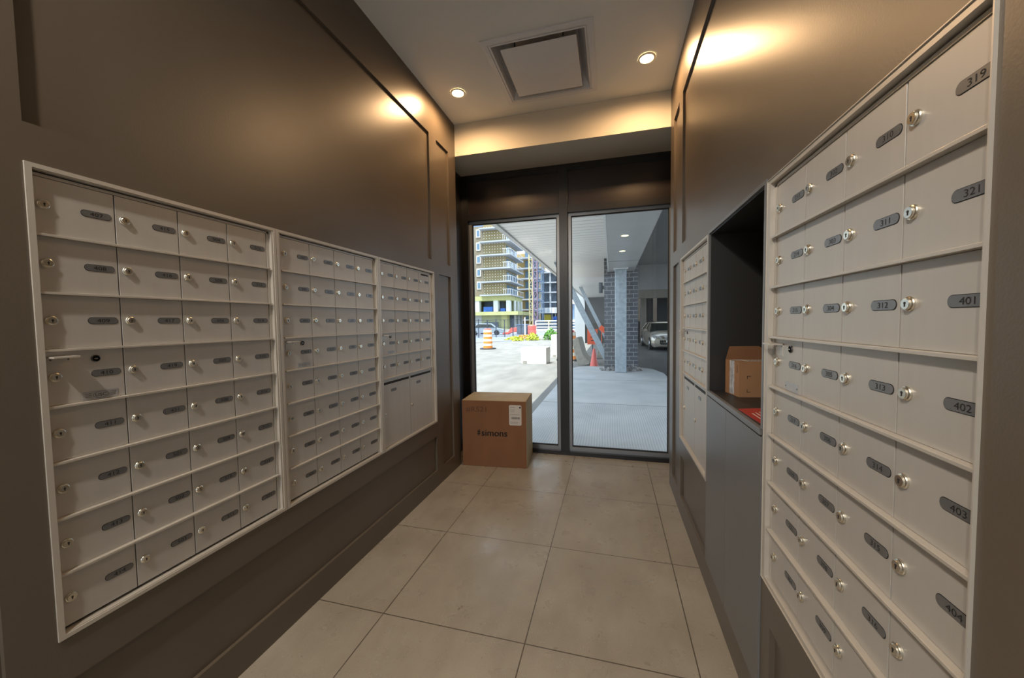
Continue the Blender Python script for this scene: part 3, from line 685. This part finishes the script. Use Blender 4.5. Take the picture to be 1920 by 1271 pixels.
mb = MB(); mb.beam((-.50, 17, .93), (-.22, 17, .72), .22, .02, 0, (0, 1, 0)); mb.beam((-.42, 17.02, ZG), (-.42, 17.02, .95), .03, .03); o = mb.build('orange_board', m_orange); tag(o, 'tilted orange board on a stake seen between the two braces', 'board'); recenter(o, (-.4, 17, ZG))

# shrubs
def shrub(x, y, sx, sy, sz, m, label, n=260):
    mb = MB()
    for k in range(n):
        a, b = random.uniform(0, 6.28), random.random()**.5; h = random.random()
        c = Vector((sx*b*math.cos(a)*(1-h*.4), sy*b*math.sin(a), sz*h*(1-.5*b)+.02)); s_ = random.uniform(.07, .14)
        d1 = Vector((random.uniform(-1,1), random.uniform(-1,1), random.uniform(-.3,1))).normalized()*s_; d2 = d1.cross(Vector((random.uniform(-1,1), random.uniform(-1,1), random.uniform(-1,1)))).normalized()*s_*.5
        mb.face([c-d1, c+d2, c+d1, c-d2])
    o = mb.build('shrub', m); o.location = (x, y, ZG); tag(o, label, 'shrub', 'low shrubs along the kerb')
shrub(-7.5, 28.6, .95, .5, .42, m_leafy, 'low yellow green grass clump behind the squat concrete block')
shrub(-6.15, 29.4, .62, .6, .72, m_leafy, 'yellow leafy shrub left of the taller green shrub')
shrub(-4.75, 30.1, .78, .6, 1.05, m_leafg, 'tallest green leafy shrub behind the concrete blocks', 380)
shrub(-7.2, 31.5, 1.2, .6, .45, m_leafo, 'dry orange shrub in front of the red water tank')
shrub(-2.1, 31.6, .75, .6, 1.0, m_leafg, 'green shrub seen just right of the window mullion')

# construction fence, clutter, tanks
t = thing('construction_fence', 'dark steel mesh fence panels along the far road', 'fence', (-12.6, 33.5, ZG))
for k in range(7):
    x = -.6+k*.72; y = k*.55
    mb = MB(); mb.beam((x, y, 0), (x, y, 1.85 if k % 2 else 1.75), .07, .07); mb.build('post', m_post, t)
mb = MB()
for z in (.1, 1.0, 1.72): mb.beam((-.8, -.15, z), (3.9, 3.4, z), .035, .035)
for k in range(40):
    f = k/39; mb.beam((-.8+4.7*f, -.15+3.55*f, .1), (-.8+4.7*f, -.15+3.55*f, 1.72), .012, .012)
mb.build('mesh_panel', m_post, t)
def tank(x, y, z, r, h, m, label, name='water_tank', cat='tank'):
    mb = MB(); mb.ring([(r*.9, 0), (r, .1*h), (r, .4*h), (r*.97, .45*h), (r, .5*h), (r, .9*h), (r*.85, h)], (0,0,0), n=20); o = mb.build(name, m, smooth='auto'); o.location = (x, y, z); tag(o, label, cat)
tank(-8.95, 42.5, ZG, .50, 1.12, m_redpl, 'round faded red plastic tank left of the white fence')
tank(-13.3, 94.0, -.9, 1.0, 3.3, m_bluet, 'round blue tank in front of the unfinished grey building')
mb = MB()
mb.prism([(-.9, .25), (-.2, .3), (.15, .8), (.9, .85), (.95, .35), (.3, .25), (-.3, .0), (-.9, 0)], lambda p, q, t_: (p, t_, q+.1), -.35, .35)
o = mb.build('red_machine_body', m_redpl, None, .04); o.location = (-11.85, 43.5, ZG-.1); tag(o, 'small red construction machine beside the dark container', 'machine')
t = thing('dark_container', 'dark blue grey site container between the red machine and the white post', 'container', (-10.2, 42.6, ZG))
mb = MB(); mb.box(-.62, .62, 0, 1.2, .05, 1.15); mb.build('body', m_dkin, t, .02)
mb = MB(); mb.box(-.66, .66, -.04, 1.24, 1.15, 1.22); mb.build('lid', m_bluesc, t)
mb = MB(); mb.box(-.06, .06, -.06, .06, 0, 2.0); o = mb.build('white_post', m_rail); o.location = (-9.45, 41, ZG); tag(o, 'thin white post left of the round red tank', 'post')
def parked(x, y, col, label):
    t = thing('parked_car', label, 'car', (x, y, ZG), .25)
    mb = MB(); mb.prism([(-2.1, .25), (2.1, .25), (2.15, .65), (1.3, .85), (.7, 1.35), (-.9, 1.38), (-1.5, .9), (-2.1, .8)], lambda p, q, t_: (p, t_, q), -.8, .8); mb.build('body', col, t, .05)
    mb = MB(); mb.prism([(1.1, .88), (.62, 1.27), (-.82, 1.3), (-1.3, .92)], lambda p, q, t_: (p, t_, q), -.82, .82); mb.build('side_windows', m_cargl, t)
    for wx in (-1.3, 1.3):
        for wy in (-.72, .72): mb = MB(); mb.ring([(.3, -.1), (.3, .1)], (wx, wy, .3), 'y', 18); mb.build('wheel', m_rubber, t)
parked(-14.3, 41.5, m_galv, 'pale grey blue car parked behind the dark mesh fence')
parked(-17.3, 45, m_bluesc, 'blue grey car parked behind the fence at the left window edge')
t = thing('white_barrier_fence', 'white panel barrier fence behind the shrubs', 'fence', (-10.6, 53, ZG))
mb = MB(); L = 7.6
for x in (0, 1.9, 3.7, 5.2, 7.5): mb.box(x-.07, x+.07, -.05, .05, 0, 1.62)
for z in (.25, .62, 1.05, 1.5): mb.box(0, L, -.03, .03, z, z+.16)
mb.build('white_rails', m_rail, t)
mb = MB()
for a, b in ((.2, 1.7), (2.1, 3.5), (3.9, 5.0)):
    for z in (.45, .85, 1.3): mb.box(a, b, .05, .08, z-.12, z+.13)
mb.build('dark_slats', m_dkin, t)

# ------------------------------------------------------------------ outside: car in the garage
t = thing('sedan_car', 'champagne silver sedan parked nose out in the dark garage', 'car', (2.82, 19.3, ZG), math.radians(3.0))
def sect(y, hw, z0, z1, crown=.05, tuck=.06):
    P = [(-hw+tuck, z0), (-hw, z0+.12), (-hw, z1-.16), (-hw+.07, z1-.03), (-hw*.5, z1+crown*.7), (0, z1+crown), (hw*.5, z1+crown*.7), (hw-.07, z1-.03), (hw, z1-.16), (hw, z0+.12), (hw-tuck, z0)]
    return [Vector((p, y, q)) for p, q in P]
mb = MB(); mb.loft([sect(.0, .62, .25, .55, .02), sect(.05, .78, .18, .66, .03), sect(.25, .86, .17, .72, .05), sect(.9, .89, .17, .84, .06), sect(1.35, .90, .17, .92, .05), sect(3.4, .90, .17, .95, .03), sect(4.2, .88, .2, .96, .03), sect(4.7, .80, .25, .85, .02)])
mb.build('body', m_car, t, smooth='auto')
mb = MB()
def cab(y, hb, ht, zb, zt): return [Vector((-hb, y, zb)), Vector((-ht, y, zt)), Vector((-ht*.5, y, zt+.03)), Vector((0, y, zt+.04)), Vector((ht*.5, y, zt+.03)), Vector((ht, y, zt)), Vector((hb, y, zb))]
mb.loft([cab(1.98, .66, .60, 1.34, 1.36), cab(2.2, .68, .61, 1.33, 1.39), cab(3.0, .68, .61, 1.33, 1.40), cab(3.5, .66, .58, 1.3, 1.35)]); mb.build('roof', m_car, t, smooth='auto')
mb = MB(); mb.add([(-.80,1.35,.93),(.80,1.35,.93),(.64,2.02,1.36),(-.64,2.02,1.36)], [(0,1,2,3)]); mb.build('windscreen', m_cargl, t)
for s in (-1, 1):
    mb = MB(); mb.add([(s*.86,1.42,.93),(s*.86,3.9,.96),(s*.65,3.45,1.33),(s*.65,2.05,1.35)], [(0,1,2,3)]); mb.build('side_windows', m_cargl, t)
    mb = MB(); mb.beam((s*.84,1.33,.92), (s*.66,2.02,1.35), .06, .05); mb.beam((s*.66,2.02,1.36), (s*.66,3.4,1.35), .05, .04); mb.beam((s*.66,3.4,1.35), (s*.86,3.95,.97), .06, .05); mb.beam((s*.87,2.5,.95), (s*.66,2.6,1.34), .05, .04); mb.build('window_pillars', m_car, t)
    mb = MB(); mb.loft([[Vector((s*(.86+.0), 1.62, .93)), Vector((s*1.03, 1.60, .93)), Vector((s*1.05, 1.62, 1.05)), Vector((s*.90, 1.64, 1.04))], [Vector((s*.88, 1.72, .94)), Vector((s*1.02, 1.74, .95)), Vector((s*1.03, 1.74, 1.03)), Vector((s*.91, 1.74, 1.03))]]); mb.build('wing_mirror', m_car, t, .01)
    mb = MB(); mb.add([(s*.42,-.005+.03,.60),(s*.80,.12,.60),(s*.86,.34,.70),(s*.83,.40,.76),(s*.50,.10,.69)], [(0,1,2,3,4)]); mb.add([(s*.42,.0,.60),(s*.80,.09,.60),(s*.875,.32,.70),(s*.84,.39,.76),(s*.50,.05,.69)], [(0,1,2,3,4)]); mb.build('headlight', m_lens, t)
    mb = MB(); mb.ring([(.05, -.02), (.05, .03)], (s*.6, .03, .34), 'y', 14); mb.build('fog_lamp', m_lens, t)
    for yy in (.92, 3.75):
        mb = MB(); mb.ring([(.31, -.1), (.32, -.08), (.32, .08), (.31, .1)], (s*.82, yy, .32), 'x', 28); mb.build('wheel', m_rubber, t)
        mb = MB(); mb.ring([(.21, 0), (.20, s*.012), (.05, s*.02)], (s*.925, yy, .32), 'x', 20); mb.build('hub_cap', m_chrome, t)
mb = MB(); mb.box(-.36, .36, -.02, .05, .57, .69, 0); 
for k in range(5): mb.box(-.34, .34, -.03, -.018, .585+k*.022, .592+k*.022, 1)
mb.box(-.38, .38, -.032, .04, .69, .705, 1); mb.build('grille', [m_gdark, m_chrome], t)
mb = MB(); mb.box(-.5, .5, -.012, .05, .29, .40, 0); mb.box(-.5, .5, -.02, .0, .335, .35, 1); mb.build('lower_intake', [m_gdark, m_car], t)
mb = MB(); mb.loft([sect(-.06, .55, .40, .50, .0, .03), sect(.03, .80, .38, .53, .0, .03), sect(.3, .875, .38, .53, .0, .03)]); mb.build('front_bumper', m_car, t, smooth='auto')
mb = MB(); mb.box(-.26, .26, -.075, -.06, .42, .52); mb.build('licence_plate', m_pale, t)

# ------------------------------------------------------------------ outside: buildings on the site
t = thing('unfinished_tower', 'tall unfinished apartment tower with clip dotted walls and white balconies', 'building', (-22, 78, -.9))
O = Vector((-22, 78, -.9))
def bp(mb, name, m, parent=t, bevel=0):
    o = mb.build(name, m, None, bevel); o.data.transform(Matrix.Translation(-O)); o.parent = parent; return o
mb = MB(); mb.box(-27.1, -22.2, 78, 88.5, 6.6, 40); bp(mb, 'clip_dotted_wall', m_dots)
m_brown = mat('brown sheathing wall', (.21, .18, .125), .8, 0, (.4, .15, ONE))
mb = MB(); mb.box(-40, -27.1, 78.4, 96, 6.6, 22.3, 0); mb.box(-40, -27.1, 78.6, 96, 22.3, 40, 1); bp(mb, 'brown_wall', [m_brown, m_bluesc])
for k in range(6):
    z = 6.9+k*2.86
    mb = MB(); mb.box(-27.6, -20.6, 76.4, 88.6, z, z+.28); o = bp(mb, 'balcony_slab', m_slab)
    mb = MB()
    for j in range(9): y = 76.6+j*1.45; mb.box(-20.72, -20.66, y, y+.07, z+.28, z+1.35)
    mb.box(-20.72, -20.64, 76.5, 88.6, z+1.3, z+1.38); mb.box(-22.4, -20.64, 76.45, 76.52, z+1.3, z+1.38)
    for j in range(5): x = -22.2+j*.38; mb.box(x, x+.05, 76.45, 76.52, z+.28, z+1.35)
    bp(mb, 'railing', m_rail)
    if k < 5:
        zz = 8.5+k*2.86
        mb = MB(); mb.box(-28.9, -27.9, 78.25, 78.39, zz, zz+1.75); o = bp(mb, 'window', m_rail)
        mb = MB(); mb.box(-28.72, -28.08, 78.2, 78.25, zz+.22, zz+1.5); p = bp(mb, 'pane', m_wing); p.parent = o
    mb = MB()
    for yy in (79.0, 82.2, 85.4): mb.box(-22.2, -22.05, yy, yy+2.2, z+.4, z+2.4)
    bp(mb, 'balcony_doors', m_wing)
mb = MB()
mb.box(-40, -21.0, 77.5, 88.5, 5.9, 6.9, 0); mb.box(-40, -18.9, 75.6, 96, 2.7, 3.45, 0)
mb.box(-29.0, -28.2, 77.6, 79, 3.4, 5.9, 1); mb.box(-24.9, -23.9, 77.6, 79, 3.4, 5.9, 1); mb.box(-22.0, -21.2, 77.6, 79, 3.4, 5.9, 1); mb.box(-40, -29, 77.7, 79, 3.4, 5.9, 1)
mb.box(-40, -27.6, 77.4, 79, -.9, 2.7, 2); mb.box(-27.6, -22.9, 77.5, 79, -.9, 2.7, 3); mb.box(-22.9, -21.6, 76.8, 79, -.9, 2.7, 0); mb.box(-20.9, -20.5, 80, 80.6, -.9, 5.9, 1); mb.box(-20.9, -20.5, 83, 83.6, -.9, 5.9, 1); mb.box(-20.9, -20.5, 86, 86.6, -.9, 5.9, 1); mb.box(-23.0, -21.3, 86, 88, -.9, 5.9, 3); mb.box(-40, -22, 84, 86, -.9, 5.9, 3)
bp(mb, 'yellow_podium', [m_yellow, m_pale, m_greyp, m_ygreen])
mb = MB(); mb.box(-28.2, -24, 81, 83.9, 3.45, 5.9, 0); mb.box(-22.5, -21.4, 79.1, 83.9, -.9, 2.7, 0); mb.box(-26.9, -23.8, 77.2, 77.5, -.9, 1.2, 0); bp(mb, 'dark_openings', m_dkin)
mb = MB(); mb.box(-27.4, -25.3, 78.2, 79.4, 3.45, 4.6); mb.box(-23.5, -22.4, 78.2, 79.4, 3.45, 4.2); bp(mb, 'blue_tarp', m_bluet)

t = thing('far_apartment_block', 'distant apartment block with stacked balconies right of the tower', 'building', (-21, 112, -.9)); O = Vector((-21, 112, -.9))
mb = MB(); mb.box(-28, -21.5, 112, 125, -.9, 22); bp(mb, 'walls', m_ochre, t)
for k in range(7):
    z = 1.5+k*3.1; mb = MB(); mb.box(-28, -20.2, 109.5, 125, z, z+.4); bp(mb, 'balcony_slab', m_slab, t)
    mb = MB(); mb.box(-25.5, -22.2, 111.8, 112, z+.6, z+2.7); bp(mb, 'window', m_wing, t)
def mast(x, y, z1, w_, m, label, name='hoist_mast', cat='hoist', rails=True):
    mb = MB()
    for sx in (-1, 1):
        for sy in (-1, 1): mb.box(sx*w_/2-.07, sx*w_/2+.07, sy*w_/2-.07, sy*w_/2+.07, 0, z1)
    n = int(z1/1.4)
    for k in range(n):
        z = k*z1/n; z2 = (k+1)*z1/n; s_ = 1 if k % 2 else -1
        mb.beam((-s_*w_/2, -w_/2, z), (s_*w_/2, -w_/2, z2), .09, .09); mb.beam((-w_/2, -w_/2, z), (w_/2, -w_/2, z), .1, .1)
        mb.beam((-w_/2, -s_*w_/2, z), (-w_/2, s_*w_/2, z2), .08, .08)
    o = mb.build(name, m); o.location = (x, y, -.9); tag(o, label, cat)
mast(-17.4, 82, 26, .75, m_ywhite, 'yellow lattice hoist mast beside the unfinished tower')
mast(-15.6, 78, 24, .8, m_purple, 'purple grey lattice mast right of the yellow hoist mast')
t = thing('scaffold_tower', 'blue grey scaffold tower between the yellow and purple masts', 'scaffold', (-17.6, 86, -.9))
for k in range(9):
    mb = MB(); z = k*2.3
    mb.box(-.3, 2.0, 0, 2, z, z+.15); mb.beam((-.3, 0, z), (2.0, 0, z+2.3), .1, .1)
    mb.build('platform', m_bluesc, t)
for x in (-.3, .8, 2.0):
    for y in (0, 2): mb = MB(); mb.box(x-.07, x+.07, y-.07, y+.07, 0, 21); mb.build('upright', m_bluesc, t)
t = thing('unfinished_grey_building', 'grey concrete frame building with a white podium band near the mullion', 'building', (-13, 96, -.9)); O = Vector((-13, 96, -.9))
mb = MB(); mb.box(-18, -13.2, 99, 110, -.9, 14.2); bp(mb, 'dark_interior', m_dkin, t)
for k in range(5):
    z = 3.5+k*2.6; mb = MB(); mb.box(-18.2, -13, 97.5, 110, z, z+.3); bp(mb, 'floor_slab', m_slab, t)
for x in (-18, -15.6, -13.2): mb = MB(); mb.box(x-.2, x+.2, 97.8, 98.2, -.9, 14); bp(mb, 'column', m_slab, t)
mb = MB(); mb.box(-12.9, -5, 98, 108, 7.5, 14.2, 0)
for k in range(9): mb.box(-12.6+k*.8, -12.4+k*.8, 97.9, 98, 8.5, 14, 1)
bp(mb, 'pale_panel_wall', [m_pale, m_slab], t)
mb = MB(); mb.box(-18.5, -3, 94, 100, 3.3, 4.7, 0)
for k in range(16): mb.box(-18.3+k*.9, -18.2+k*.9, 93.95, 94, 3.4, 4.6, 1)
bp(mb, 'white_podium_band', [m_rail, m_bluesc], t)
mb = MB(); mb.box(-17.9, -3, 96.5, 98, -.9, 3.3, 0); mb.box(-17.2, -15.2, 96.3, 96.5, .5, 3.0, 1); mb.box(-12.7, -11.9, 96.3, 96.5, .5, 3.0, 1)
for k in range(8): mb.box(-15+k*.9, -14.8+k*.9, 96.2, 96.4, -.5, 3.2, 2)
bp(mb, 'podium_wall', [m_dkin, m_yel2, m_rail], t)
t = thing('blue_grey_house', 'blue grey low building seen right of the mullion under the canopy', 'building', (-7.5, 75, -.9)); O = Vector((-7.5, 75, -.9))
mb = MB(); mb.box(-9.0, -5.5, 75, 80, -.9, 4.6); bp(mb, 'walls', m_bluesc, t)
mb = MB(); mb.box(-9.3, -5.3, 74.6, 80, 4.6, 5.1); mb.box(-9.3, -5.3, 74.4, 75, 1.0, 1.5); bp(mb, 'roof_edge', m_rail, t)
for x in (-8.6, -7.2): mb = MB(); mb.box(x, x+.9, 74.85, 75, 2.0, 4.0); bp(mb, 'window', m_wing, t)
